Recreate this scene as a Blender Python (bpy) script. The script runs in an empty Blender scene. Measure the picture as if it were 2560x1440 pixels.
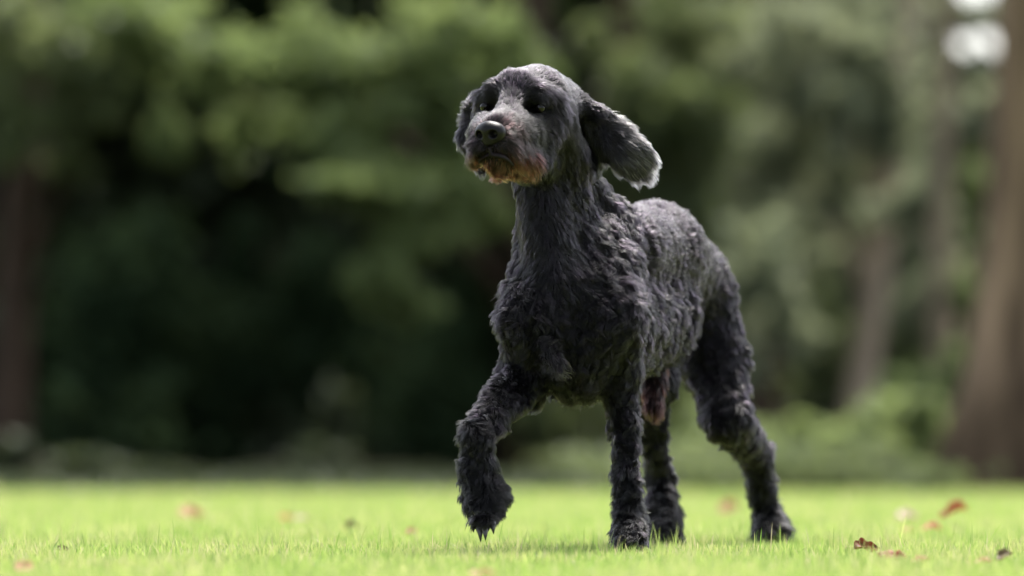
import bpy, math, random, os
import numpy as np
from mathutils import Vector, kdtree

R = math.radians
rng = np.random.default_rng(7)
random.seed(7)
scene = bpy.context.scene
col = scene.collection
SKIP_BG = bool(os.environ.get('SKIP_BG'))

# ------------------------------------------------------------------ camera
F = 14222.0            # focal length in photo pixels (200 mm on a 36 mm wide frame)
CAM_H = 0.188
TILT = math.atan(395.0 / F)
cam_d = bpy.data.cameras.new('camera')
cam = bpy.data.objects.new('camera', cam_d); col.objects.link(cam)
cam.location = (0, 0, CAM_H)
cam.rotation_euler = (math.pi / 2 + TILT, 0, 0)
cam_d.lens = 200; cam_d.sensor_width = 36
cam_d.clip_start = 0.1; cam_d.clip_end = 1000
cam_d.dof.use_dof = True
cam_d.dof.focus_distance = 9.27
cam_d.dof.aperture_fstop = 2.5
scene.camera = cam

# ------------------------------------------------------------------ world, sun, exposure
SUN_EL, SUN_AZ = 63.0, 20.0          # azimuth measured from +Y (behind the dog) towards +X
world = bpy.data.worlds.new('World'); scene.world = world
world.use_nodes = True
nt = world.node_tree
sky = nt.nodes.new('ShaderNodeTexSky'); sky.sky_type = 'NISHITA'; sky.sun_disc = False
sky.sun_elevation = R(SUN_EL); sky.sun_rotation = R(SUN_AZ)
sky.air_density = 1.0; sky.dust_density = 3.5; sky.ozone_density = 1.0
hs = nt.nodes.new('ShaderNodeHueSaturation'); hs.inputs['Saturation'].default_value = 0.45   # thin cloud: a paler sky
nt.links.new(sky.outputs[0], hs.inputs['Color']); nt.links.new(hs.outputs[0], nt.nodes['Background'].inputs[0])
nt.nodes['Background'].inputs[1].default_value = 0.13
sd = bpy.data.lights.new('sun', 'SUN'); sd.energy = 2.4; sd.angle = R(9.0); sd.color = (1.0, 0.96, 0.9)
sun = bpy.data.objects.new('sun', sd); col.objects.link(sun)
to_sun = Vector((math.sin(R(SUN_AZ)) * math.cos(R(SUN_EL)), math.cos(R(SUN_AZ)) * math.cos(R(SUN_EL)), math.sin(R(SUN_EL))))
sun.rotation_euler = to_sun.to_track_quat('Z', 'Y').to_euler()
scene.view_settings.view_transform = 'Standard'; scene.view_settings.look = 'None'
scene.view_settings.gamma = 1.0; scene.view_settings.use_curve_mapping = False
scene.view_settings.exposure = 1.95
scene.render.engine = 'CYCLES'
cy = scene.cycles
cy.max_bounces = 7; cy.diffuse_bounces = 3; cy.glossy_bounces = 3; cy.transmission_bounces = 5; cy.transparent_max_bounces = 6
cy.caustics_reflective = False; cy.caustics_refractive = False
cy.use_denoising = True; cy.denoising_prefilter = 'ACCURATE'
cy.use_adaptive_sampling = False
cy.sample_clamp_indirect = 4.0
try:
    scene.cycles_curves.shape = 'RIBBONS'; scene.cycles_curves.subdivisions = 2
except Exception:
    pass

# ------------------------------------------------------------------ helpers
def P(px, py, Y):
    """the point at depth Y that photo pixel (px, py) looks at"""
    u = (px - 1280.0) / F; v = (720.0 - py) / F
    dy = math.cos(TILT) - v * math.sin(TILT); dz = math.sin(TILT) + v * math.cos(TILT)
    t = Y / dy
    return np.array((u * t, Y, CAM_H + dz * t))

def ground(px, py):
    v = (720.0 - py) / F
    dy = math.cos(TILT) - v * math.sin(TILT); dz = math.sin(TILT) + v * math.cos(TILT)
    Y = -CAM_H / dz * dy
    return P(px, py, Y)

def smooth_noise(p, wavelength, seed, n=18):
    """gaussian random field (about unit variance) from a sum of sine waves"""
    g = np.random.default_rng(seed)
    d = g.normal(size=(n, 3)); d /= np.linalg.norm(d, axis=1)[:, None]
    k = d * (2 * np.pi / (wavelength * g.uniform(0.7, 1.5, n)))[:, None]
    ph = g.uniform(0, 2 * np.pi, n)
    out = np.zeros(len(p))
    for i in range(n):
        out += np.sin(p @ k[i] + ph[i])
    return out * math.sqrt(2.0 / n)

def tag(o, label=None, cat=None, group=None, kind=None):
    if label: o['label'] = label
    if cat: o['category'] = cat
    if group: o['group'] = group
    if kind: o['kind'] = kind
    return o

def mesh_from(name, verts, faces, mat, parent=None, smooth=True, loc=None, colors=None):
    """verts (n,3) array in world space; loc gives the object's origin"""
    verts = np.asarray(verts, dtype=np.float64)
    o_loc = np.zeros(3) if loc is None else np.asarray(loc, float)
    base = np.zeros(3)
    if parent is not None:
        base = np.array(parent.location)
    me = bpy.data.meshes.new(name)
    v = (verts - o_loc - (base if parent is not None else 0)).astype(np.float32) if parent is None or loc is None else (verts - o_loc).astype(np.float32)
    if isinstance(faces, np.ndarray):
        n, k = faces.shape
        me.vertices.add(len(v)); me.vertices.foreach_set('co', v.ravel())
        me.loops.add(n * k); me.loops.foreach_set('vertex_index', faces.astype(np.int32).ravel())
        me.polygons.add(n); me.polygons.foreach_set('loop_start', np.arange(0, n * k, k, dtype=np.int32))
        me.update(calc_edges=True)
    else:
        me.from_pydata([tuple(x) for x in v], [], faces)
    if smooth:
        me.polygons.foreach_set('use_smooth', np.ones(len(me.polygons), dtype=bool))
    if colors is not None:
        at = me.color_attributes.new('tint', 'FLOAT_COLOR', 'POINT')
        c = np.ones((len(v), 4), np.float32); c[:, :3] = colors
        at.data.foreach_set('color', c.ravel())
    me.materials.append(mat)
    o = bpy.data.objects.new(name, me); col.objects.link(o)
    if parent is not None:
        o.parent = parent
        if loc is not None: o.location = o_loc - base
    else:
        o.location = o_loc
    return o

def new_mat(name):
    m = bpy.data.materials.new(name); m.use_nodes = True
    n = m.node_tree.nodes; l = m.node_tree.links
    n.clear()
    out = n.new('ShaderNodeOutputMaterial')
    return m, n, l, out

def leaf_mat(name, c1, c2, transl=0.4, scale=6.0, rough=0.55, attr=False, coat=0.25):
    """thin leaf or blade: diffuse and translucent, a little gloss, colour varied by noise or by attribute"""
    m, n, l, out = new_mat(name)
    b = n.new('ShaderNodeBsdfPrincipled'); b.inputs['Roughness'].default_value = rough
    b.inputs['Specular IOR Level'].default_value = coat
    t = n.new('ShaderNodeBsdfTranslucent'); mx = n.new('ShaderNodeMixShader'); mx.inputs[0].default_value = transl
    if attr:
        a = n.new('ShaderNodeAttribute'); a.attribute_name = 'tint'; c = a.outputs['Color']
    else:
        tc = n.new('ShaderNodeTexCoord'); no = n.new('ShaderNodeTexNoise'); no.inputs['Scale'].default_value = scale
        no.inputs['Detail'].default_value = 3
        rp = n.new('ShaderNodeValToRGB'); rp.color_ramp.elements[0].position = 0.35; rp.color_ramp.elements[1].position = 0.65
        rp.color_ramp.elements[0].color = (*c1, 1); rp.color_ramp.elements[1].color = (*c2, 1)
        l.new(tc.outputs['Object'], no.inputs['Vector']); l.new(no.outputs['Fac'], rp.inputs[0]); c = rp.outputs[0]
    g = n.new('ShaderNodeMixRGB'); g.blend_type = 'MULTIPLY'; g.inputs[0].default_value = 1.0
    g.inputs[2].default_value = (1.15, 1.12, 0.85, 1)
    l.new(c, b.inputs['Base Color']); l.new(c, g.inputs[1]); l.new(g.outputs[0], t.inputs['Color'])
    l.new(b.outputs[0], mx.inputs[1]); l.new(t.outputs[0], mx.inputs[2]); l.new(mx.outputs[0], out.inputs[0])
    return m

def solid_mat(name, c1, c2, scale=8.0, rough=0.8, spec=0.3, bump=0.0, stretch=(1, 1, 1)):
    m, n, l, out = new_mat(name)
    b = n.new('ShaderNodeBsdfPrincipled'); b.inputs['Roughness'].default_value = rough
    b.inputs['Specular IOR Level'].default_value = spec
    tc = n.new('ShaderNodeTexCoord'); mp = n.new('ShaderNodeMapping'); mp.inputs['Scale'].default_value = stretch
    no = n.new('ShaderNodeTexNoise'); no.inputs['Scale'].default_value = scale; no.inputs['Detail'].default_value = 6
    rp = n.new('ShaderNodeValToRGB'); rp.color_ramp.elements[0].position = 0.35; rp.color_ramp.elements[1].position = 0.65
    rp.color_ramp.elements[0].color = (*c1, 1); rp.color_ramp.elements[1].color = (*c2, 1)
    l.new(tc.outputs['Object'], mp.inputs[0]); l.new(mp.outputs[0], no.inputs['Vector'])
    l.new(no.outputs['Fac'], rp.inputs[0]); l.new(rp.outputs[0], b.inputs['Base Color'])
    if bump:
        bp = n.new('ShaderNodeBump'); bp.inputs['Strength'].default_value = bump
        l.new(no.outputs['Fac'], bp.inputs['Height']); l.new(bp.outputs[0], b.inputs['Normal'])
    l.new(b.outputs[0], out.inputs[0])
    return m

# ------------------------------------------------------------------ implicit surfaces
def cone_dist(p, a, b, ra, rb):
    """distance to a round cone (linear radius along the segment)"""
    ab = b - a; L2 = float(ab @ ab) + 1e-12
    t = np.clip(((p - a) @ ab) / L2, 0, 1)
    q = p - a - t[..., None] * ab
    return np.sqrt((q * q).sum(-1)) - (ra + (rb - ra) * t)

class Prim:
    def __init__(s, a, b, ra, rb, k=0.02, at=None, sub=False, flat=None):
        s.a, s.b, s.ra, s.rb, s.k, s.at, s.sub, s.flat = a, b, ra, rb, k, at, sub, flat
        if flat is not None:                       # flat = (unit normal, factor): squash along the normal
            n, f = flat
            s.n = np.array(n) / np.linalg.norm(n); s.f = f
            s.M = np.eye(3) + (f - 1) * np.outer(s.n, s.n)
    def dist(s, p):
        if s.flat is None:
            return cone_dist(p, s.a, s.b, s.ra, s.rb)
        c = s.a
        q = (p - c) @ s.M.T
        d = cone_dist(q, np.zeros(3), (s.b - c) @ s.M.T, s.ra, s.rb)
        return np.where(d < 0, d / s.f, d)
    def bounds(s, m):
        r = max(s.ra, s.rb) + m
        return np.minimum(s.a, s.b) - r, np.maximum(s.a, s.b) + r

def smin(a, b, k):
    h = np.clip(0.5 + 0.5 * (b - a) / k, 0, 1)
    return b + (a - b) * h - k * h * (1 - h)

def sdf_grid(prims, lo, hi, h):
    n = np.ceil((hi - lo) / h).astype(int) + 1
    f = np.full(n, 0.08, np.float32)
    ax = [lo[i] + h * np.arange(n[i]) for i in range(3)]
    for pr in prims:
        b0, b1 = pr.bounds(0.05)
        i0 = np.clip(np.floor((b0 - lo) / h).astype(int), 0, n); i1 = np.clip(np.ceil((b1 - lo) / h).astype(int) + 1, 0, n)
        if (i1 <= i0).any(): continue
        X, Y, Z = np.meshgrid(ax[0][i0[0]:i1[0]], ax[1][i0[1]:i1[1]], ax[2][i0[2]:i1[2]], indexing='ij')
        d = pr.dist(np.stack([X, Y, Z], -1))
        sl = (slice(i0[0], i1[0]), slice(i0[1], i1[1]), slice(i0[2], i1[2]))
        if pr.sub:
            f[sl] = -smin(-f[sl], d, pr.k)
        else:
            f[sl] = smin(f[sl], d, pr.k)
    return f

def surface_nets(f, lo, h):
    ins = f < 0
    c = [ins[i:ins.shape[0] - 1 + i, j:ins.shape[1] - 1 + j, k:ins.shape[2] - 1 + k] for i in (0, 1) for j in (0, 1) for k in (0, 1)]
    s = sum(x.astype(np.int8) for x in c)
    act = (s > 0) & (s < 8)
    idx = np.argwhere(act)
    vid = np.full(act.shape, -1, np.int64); vid[act] = np.arange(len(idx))
    acc = np.zeros((len(idx), 3)); cnt = np.zeros(len(idx))
    I, J, K = idx.T
    for ax in range(3):
        for u in (0, 1):
            for v in (0, 1):
                o0 = [0, 0, 0]; o0[(ax + 1) % 3] = u; o0[(ax + 2) % 3] = v
                o1 = list(o0); o1[ax] = 1
                f0 = f[I + o0[0], J + o0[1], K + o0[2]]; f1 = f[I + o1[0], J + o1[1], K + o1[2]]
                m = (f0 < 0) != (f1 < 0)
                t = np.zeros(len(idx)); t[m] = f0[m] / (f0[m] - f1[m])
                pt = np.tile(np.array(o0, float), (len(idx), 1)); pt[:, ax] = t
                acc[m] += pt[m]; cnt[m] += 1
    V = lo + h * (idx + acc / cnt[:, None])
    faces = []
    for ax in range(3):
        a1, a2 = (ax + 1) % 3, (ax + 2) % 3
        sl0 = [slice(None)] * 3; sl1 = [slice(None)] * 3
        sl0[ax] = slice(0, -1); sl1[ax] = slice(1, None)
        A = ins[tuple(sl0)]; B = ins[tuple(sl1)]
        e = np.argwhere(A != B)
        e = e[(e[:, a1] > 0) & (e[:, a2] > 0) & (e[:, a1] < f.shape[a1] - 1) & (e[:, a2] < f.shape[a2] - 1)]
        if len(e) == 0: continue
        q = []
        for d1, d2 in ((-1, -1), (0, -1), (0, 0), (-1, 0)):
            g = e.copy(); g[:, a1] += d1; g[:, a2] += d2
            q.append(vid[g[:, 0], g[:, 1], g[:, 2]])
        q = np.stack(q, 1)
        flip = ~A[e[:, 0], e[:, 1], e[:, 2]]
        q[flip] = q[flip][:, ::-1]
        faces.append(q)
    return V, np.concatenate(faces)

def vertex_normals(V, Q):
    n = np.cross(V[Q[:, 2]] - V[Q[:, 0]], V[Q[:, 3]] - V[Q[:, 1]])
    out = np.zeros_like(V)
    for k in range(4): np.add.at(out, Q[:, k], n)
    return out / (np.linalg.norm(out, axis=1)[:, None] + 1e-12)

def unit(v):
    return v / (np.linalg.norm(v, axis=-1, keepdims=True) + 1e-9)

# ------------------------------------------------------------------ the dog
BACK = np.array((0.326, 0.946, 0.0)); DOWN = np.array((0, 0, -1.0)); RIGHT = np.array((0.946, -0.326, 0.0))
BLACK = np.array((0.0015, 0.0011, 0.0017)); BODYC = np.array((0.0036, 0.0027, 0.0040)); GREY = np.array((0.17, 0.16, 0.16))
HEADC = np.array((0.0044, 0.0034, 0.0048)); BROWN = np.array((0.0060, 0.0032, 0.0034)); TAN = np.array((0.150, 0.046, 0.040))
EARC = np.array((0.007, 0.0062, 0.0078)); RUST = np.array((0.06, 0.022, 0.016)); BACKC = np.array((0.0095, 0.0076, 0.0104))
NOSE = P(1226, 330, 9.085)
HEADDIR = unit(np.array((-0.42, -0.90, -0.12)))

def A(comb, length, lift, wave, tint, dens=1.0, lump=1.0, ridge=0.0):
    """how the hair of a body region lies: comb direction, length in mm, lift, wave in mm, colour"""
    return dict(comb=comb, len=length / 1000.0, lift=lift, wave=wave / 1000.0, tint=tint, dens=dens, lump=lump, ridge=ridge)

def radial_from(c, extra):
    return lambda p: unit(p - c) + extra
mid_a, mid_b = P(1352, 470, 9.3), P(1392, 760, 9.3)
def neck_comb(p):
    t = np.clip((mid_a[2] - p[:, 2]) / (mid_a[2] - mid_b[2]), -1, 1.5)
    x = mid_a[0] + (mid_b[0] - mid_a[0]) * t
    s = np.tanh((p[:, 0] - x) / 0.02) * 0.55
    return np.stack([s, 0.1 + 0 * s, -0.8 + 0 * s], 1)
def chest_comb(p):
    a = smooth_noise(p, 0.11, 91) * 0.5; b = smooth_noise(p, 0.11, 92) * 0.35
    return np.stack([a, 0 * a, -1 + b], 1)
def flank_comb(p):
    a = smooth_noise(p, 0.09, 93) * 0.35; b = smooth_noise(p, 0.09, 94) * 0.35
    return BACK * 0.6 + DOWN * 0.75 + a[:, None] * BACK + b[:, None] * DOWN
def leg_comb(p):
    a = smooth_noise(p, 0.05, 95) * 0.6; b = smooth_noise(p, 0.05, 96) * 0.6
    return np.stack([a, b, -1 + 0 * a], 1)

torso = A(flank_comb, 15, 0.24, 4.5, BODYC, lump=1.0, ridge=1.0)
backp = A(BACK + DOWN * 0.15, 10, 0.28, 1.6, BACKC, lump=0.35, ridge=0.35)
chest = A(chest_comb, 22, 0.17, 5.5, BODYC, lump=1.3)
neckf = A(neck_comb, 13, 0.16, 1.5, BODYC * 0.9, lump=0.5)
neckb = A(np.array((0.3, 0.3, -0.9)), 11, 0.22, 2.0, BODYC, lump=1.0)
should = A(chest_comb, 20, 0.22, 6.0, BODYC, lump=1.3)
thigh = A(BACK * 0.3 + DOWN, 11, 0.3, 2.5, BODYC * 1.05, lump=0.9)
leg = A(leg_comb, 11, 0.28, 3.0, BODYC * 0.75, lump=0.8)
lowleg = A(leg_comb, 15, 0.32, 3.5, BLACK * 1.1, lump=0.9)
pawa = A(leg_comb, 15, 0.32, 3.0, BLACK * 1.1, lump=0.5)
raised = A(lambda p: leg_comb(p) * 0.6 + np.array((-0.7, -0.2, -0.5)), 12, 0.28, 3.0, BODYC * 0.85, lump=1.4)
belly = A(BACK * 0.3 + DOWN, 12, 0.3, 2.0, BLACK * 1.3, lump=0.7)
sheath = A(DOWN, 14, 0.2, 1.5, RUST * 0.16, lump=0.4)
skull = A(lambda p: unit(p - P(1262, 285, 9.14)), 8, 0.25, 0.4, HEADC * 1.25, dens=1.5, lump=0.05)
brow = A(lambda p: unit(p - P(1290, 240, 9.2)) + DOWN * 1.3, 14, 0.38, 0.8, HEADC, dens=1.6, lump=0.05)
bridge = A(radial_from(NOSE, np.array((0, 0.5, 0.25))), 8, 0.28, 0.4, HEADC, dens=1.6, lump=0.1)
muzz = A(radial_from(NOSE, np.array((0.05, 0.5, -0.25))), 11, 0.30, 0.8, HEADC, dens=1.6, lump=0.2)
lip = A(radial_from(NOSE, np.array((0.25, 0.3, -0.9))), 24, 0.28, 1.2, HEADC, dens=1.6, lump=0.2)
lipl = A(radial_from(NOSE, np.array((-0.05, 0.2, -1.2))), 13, 0.25, 1.0, HEADC, dens=1.6, lump=0.2)
chin = A(DOWN + HEADDIR * 0.2, 15, 0.25, 1.0, HEADC, dens=1.6, lump=0.2)
cheek = A(np.array((0.35, 0.45, -1.0)), 13, 0.25, 1.2, HEADC * 0.75, dens=1.3, lump=0.3)
throat = A(np.array((0.2, 0.3, -1.0)), 16, 0.25, 3.0, BLACK, lump=0.8)
ER0, ER1 = P(1470, 270, 9.42), P(1600, 420, 9.40)
ear_ax = unit(ER1 - ER0); ear_up = unit(np.array((0.77, 0, 0.64)))
ERM = P(1515, 345, 9.4)
def ear_comb(p):
    return unit(p - ERM) * 0.9 + ear_ax * 0.8 + DOWN * 0.25
eara = A(ear_comb, 16, 0.13, 1.3, EARC, dens=1.8, lump=0.08)
earroot = A(ear_ax + np.array((0.2, 0, 0.3)), 11, 0.35, 1.5, HEADC * 0.9, dens=1.4, lump=0.2)
earl = A(lambda p: unit(p - P(1185, 300, 9.36)) + DOWN * 0.7, 12, 0.25, 1.3, EARC, dens=1.5, lump=0.3)

prims = []
def cap(a, b, k=0.02, at=None, sub=False, flat=None):
    """round cone between (px, py, Y, radius px) and the same for the other end"""
    pa, pb = P(*a[:3]), P(*b[:3])
    prims.append(Prim(pa, pb, a[3] * a[2] / F, b[3] * b[2] / F, k, at, sub, flat))
def ball(a, k=0.02, at=None, sub=False, flat=None):
    cap(a, (a[0], a[1] + 0.01, a[2], a[3]), k, at, sub, flat)

# trunk
cap((1455, 820, 9.44, 140), (1610, 780, 9.80, 122), .04, torso)
cap((1550, 626, 9.60, 108), (1635, 634, 9.85, 114), .04, backp)
cap((1635, 634, 9.85, 114), (1708, 700, 10.05, 110), .04, backp)
cap((1420, 760, 9.40, 135), (1430, 850, 9.40, 125), .04, chest)
cap((1435, 880, 9.40, 100), (1470, 920, 9.48, 62), .03, chest)
cap((1500, 840, 9.5, 110), (1645, 790, 9.92, 92), .04, torso)
cap((1420, 640, 9.44, 112), (1470, 700, 9.50, 115), .04, chest)
# shoulders
cap((1390, 620, 9.46, 66), (1330, 800, 9.33, 72), .045, should)
cap((1505, 590, 9.52, 74), (1522, 790, 9.36, 72), .045, should)
# neck
cap((1385, 400, 9.40, 82), (1390, 590, 9.43, 94), .03, neckb)
cap((1425, 430, 9.46, 52), (1500, 555, 9.56, 68), .03, neckb)
cap((1350, 450, 9.375, 62), (1385, 700, 9.345, 62), .03, neckf)
# hind leg near the right of the picture
cap((1745, 745, 10.05, 88), (1787, 900, 10.05, 80), .03, thigh)
cap((1785, 900, 10.05, 76.8), (1818, 1045, 9.99, 55.7), .02, thigh)
cap((1818, 1045, 9.99, 53.9), (1893, 1140, 10.2, 33.5), .02, leg)
ball((1908, 1126, 10.24, 20), .02, leg)
cap((1895, 1145, 10.2, 32.2), (1916, 1280, 10.25, 24.8), .015, lowleg)
cap((1922, 1300, 10.24, 34), (1930, 1345, 10.19, 41), .015, pawa)
# other hind leg
cap((1625, 770, 10.0, 80), (1632, 950, 9.88, 56), .03, belly)
cap((1632, 950, 9.88, 52.1), (1632, 1090, 9.95, 26.0), .02, leg)
cap((1632, 1090, 9.95, 26.0), (1652, 1195, 10.04, 26.0), .015, leg)
cap((1652, 1195, 10.04, 25.8), (1655, 1290, 9.97, 30.4), .015, lowleg)
cap((1656, 1295, 9.97, 38), (1660, 1350, 9.90, 38), .015, pawa)
# planted front leg
cap((1530, 800, 9.37, 63.2), (1545, 930, 9.42, 50.2), .03, leg)
cap((1545, 930, 9.42, 50.2), (1560, 1060, 9.42, 33.5), .02, leg)
cap((1560, 1060, 9.42, 33.5), (1568, 1190, 9.40, 25.1), .015, leg)
cap((1568, 1190, 9.40, 25.8), (1573, 1300, 9.39, 32.2), .015, lowleg)
cap((1573, 1310, 9.39, 33.8), (1578, 1362, 9.33, 34.8), .015, pawa)
# raised front leg
cap((1322, 800, 9.34, 63.2), (1312, 920, 9.36, 53.9), .03, leg)
cap((1312, 940, 9.38, 55.1), (1196, 1080, 9.17, 34.2), .02, raised)
cap((1300, 960, 9.40, 52.2), (1330, 990, 9.42, 28.5), .02, raised)
cap((1192, 1088, 9.15, 34.0), (1194, 1170, 9.16, 29.4), .015, lowleg)
cap((1194, 1170, 9.16, 32), (1212, 1238, 9.16, 46), .02, pawa)
cap((1212, 1238, 9.16, 46), (1208, 1300, 9.13, 24), .02, pawa)
# sheath under the belly, with brown hair
cap((1640, 925, 9.80, 30), (1632, 1020, 9.76, 22), .012, sheath)
# toes of the raised paw, lock on the breast, hollow behind it
for a_ in ((1192, 1296, 9.105, 11), (1207, 1304, 9.10, 12), (1224, 1298, 9.105, 11)): ball(a_, .008, pawa)
cap((1376, 862, 9.285, 17), (1402, 920, 9.256, 5), .006, chest)
ball((1445, 905, 9.24, 34), .03, None, sub=True)
# skull
cap((1340, 258, 9.36, 92), (1378, 268, 9.42, 82), .02, skull)
cap((1290, 228, 9.27, 56), (1340, 235, 9.32, 70), .02, skull)
cap((1342, 232, 9.246, 24), (1378, 250, 9.275, 24), .022, brow)
cap((1286, 236, 9.245, 34), (1262, 296, 9.185, 25), .014, skull)
cap((1234, 232, 9.268, 24), (1212, 246, 9.288, 21), .020, brow)
cap((1380, 325, 9.33, 62), (1396, 380, 9.37, 55), .035, cheek)
cap((1372, 300, 9.29, 40), (1350, 370, 9.27, 40), .03, cheek)
cap((1270, 404, 9.19, 28), (1330, 404, 9.24, 32), .02, throat)
cap((1235, 290, 9.32, 50), (1240, 330, 9.26, 45), .02, cheek)
cap((1345, 400, 9.32, 48), (1300, 400, 9.22, 34), .02, throat)
# muzzle
cap((1272, 296, 9.20, 34), (1240, 320, 9.13, 33), .012, bridge)
cap((1330, 330, 9.26, 46), (1272, 334, 9.155, 36), .025, muzz)
cap((1215, 318, 9.22, 34), (1198, 340, 9.14, 26), .02, muzz)
cap((1290, 345, 9.22, 52), (1236, 358, 9.125, 46), .02, muzz)
cap((1262, 375, 9.13, 34), (1312, 396, 9.19, 34), .010, lip)
cap((1205, 372, 9.12, 30), (1196, 388, 9.15, 26), .010, lipl)
cap((1234, 400, 9.125, 26), (1248, 414, 9.15, 25), .010, chin)
# eye sockets and the mouth cleft
ball((1348, 266, 9.205, 24), .012, None, sub=True)
ball((1210, 262, 9.235, 20), .012, None, sub=True)
MOUTH = [((1221, 366, 9.085), (1226, 384, 9.085)), ((1226, 386, 9.09), (1262, 396, 9.095)), ((1262, 396, 9.095), (1276, 406, 9.11)),
         ((1226, 386, 9.09), (1200, 396, 9.11)), ((1204, 394, 9.11), (1200, 402, 9.12))]
for a_, b_ in MOUTH: cap((*a_, 8.5), (*b_, 8.5), .006, None, sub=True)
# ears
cap((1450, 264, 9.42, 24), (1492, 284, 9.42, 20), .012, earroot)
cap((1455, 300, 9.46, 34), (1470, 400, 9.47, 30), .02, throat)  # added black fill standing for the shadow between ear and head
cap((1478, 310, 9.455, 22), (1500, 385, 9.455, 16), .012, throat)
FN = unit(np.array((-0.15, 1.0, 0.25)))
cap((1482, 288, 9.425, 34), (1535, 350, 9.43, 50), .006, eara, flat=(FN, 6))
cap((1535, 350, 9.43, 50), (1590, 402, 9.42, 50), .006, eara, flat=(FN, 6))
FL = unit(np.array((0.5, 1.0, 0.1)))
cap((1200, 258, 9.37, 24), (1185, 270, 9.38, 20), .012, earl)
cap((1186, 270, 9.38, 24), (1172, 345, 9.36, 28), .008, earl, flat=(FL, 3.0))
cap((1172, 345, 9.36, 28), (1200, 400, 9.36, 26), .008, earl, flat=(FL, 3.0))

H = 0.004
lo = np.array((-0.16, 9.02, 0.0)); hi = np.array((0.52, 10.42, 0.86))
fgrid = sdf_grid(prims, lo, hi, H)
V, Q = surface_nets(fgrid, lo, H)
del fgrid
attr_prims = [p for p in prims if p.at is not None]

def region(p, sigma=0.006):
    """hair attributes at surface points, blended from the primitives they lie on"""
    D = np.stack([pr.dist(p) for pr in attr_prims], 1)
    W = np.exp(-(D - D.min(1, keepdims=True)) / sigma)
    W /= W.sum(1, keepdims=True)
    out = {}
    for key in ('len', 'lift', 'wave', 'dens', 'lump', 'ridge'):
        out[key] = W @ np.array([pr.at[key] for pr in attr_prims])
    out['tint'] = W @ np.stack([pr.at['tint'] for pr in attr_prims])
    comb = np.zeros_like(p)
    for i, pr in enumerate(attr_prims):
        m = W[:, i] > 0.01
        if not m.any(): continue
        c = pr.at['comb']
        c = c(p[m]) if callable(c) else np.tile(c, (m.sum(), 1))
        comb[m] += W[m, i][:, None] * unit(c)
    out['comb'] = comb
    return out

# lumps of the clipped coat: displace the body along its normals
Nv = vertex_normals(V, Q)
rv = region(V)
along = V @ BACK
rid = np.sin(2 * np.pi * (along + 0.010 * smooth_noise(V, 0.12, 5)) / 0.034) * np.clip(0.6 + 0.6 * smooth_noise(V, 0.09, 6), 0, 1.4)
disp = rv['lump'] * 0.5 * (0.0030 * smooth_noise(V * np.array((1, 1, .8)), 0.030, 1) + 0.0016 * smooth_noise(V, 0.016, 2)) + rv['ridge'] * 0.0034 * rid
V = V + Nv * disp[:, None]
Nv = vertex_normals(V, Q)

DOGLOC = np.array((0.24, 9.75, 0.0))
skin = solid_mat('dog_skin', (0.004, 0.0035, 0.0042), (0.007, 0.006, 0.0072), scale=40, rough=0.8, spec=0.05)
dog = mesh_from('dog', V, Q, skin, loc=DOGLOC)
tag(dog, 'black curly-coated dog walking on the lawn with one front paw raised', 'dog')

def hair_material():
    m, n, l, out = new_mat('dog_hair')
    h = n.new('ShaderNodeBsdfHairPrincipled')
    try: h.model = 'CHIANG'
    except Exception: pass
    h.parametrization = 'COLOR'
    a = n.new('ShaderNodeAttribute'); a.attribute_name = 'tint'
    l.new(a.outputs['Color'], h.inputs['Color'])
    h.inputs['Roughness'].default_value = 0.25
    h.inputs['Radial Roughness'].default_value = 0.45
    h.inputs['Random Roughness'].default_value = 0.2
    h.inputs['IOR'].default_value = 1.23
    l.new(h.outputs[0], out.inputs[0])
    return m
hairm = hair_material()

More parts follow.
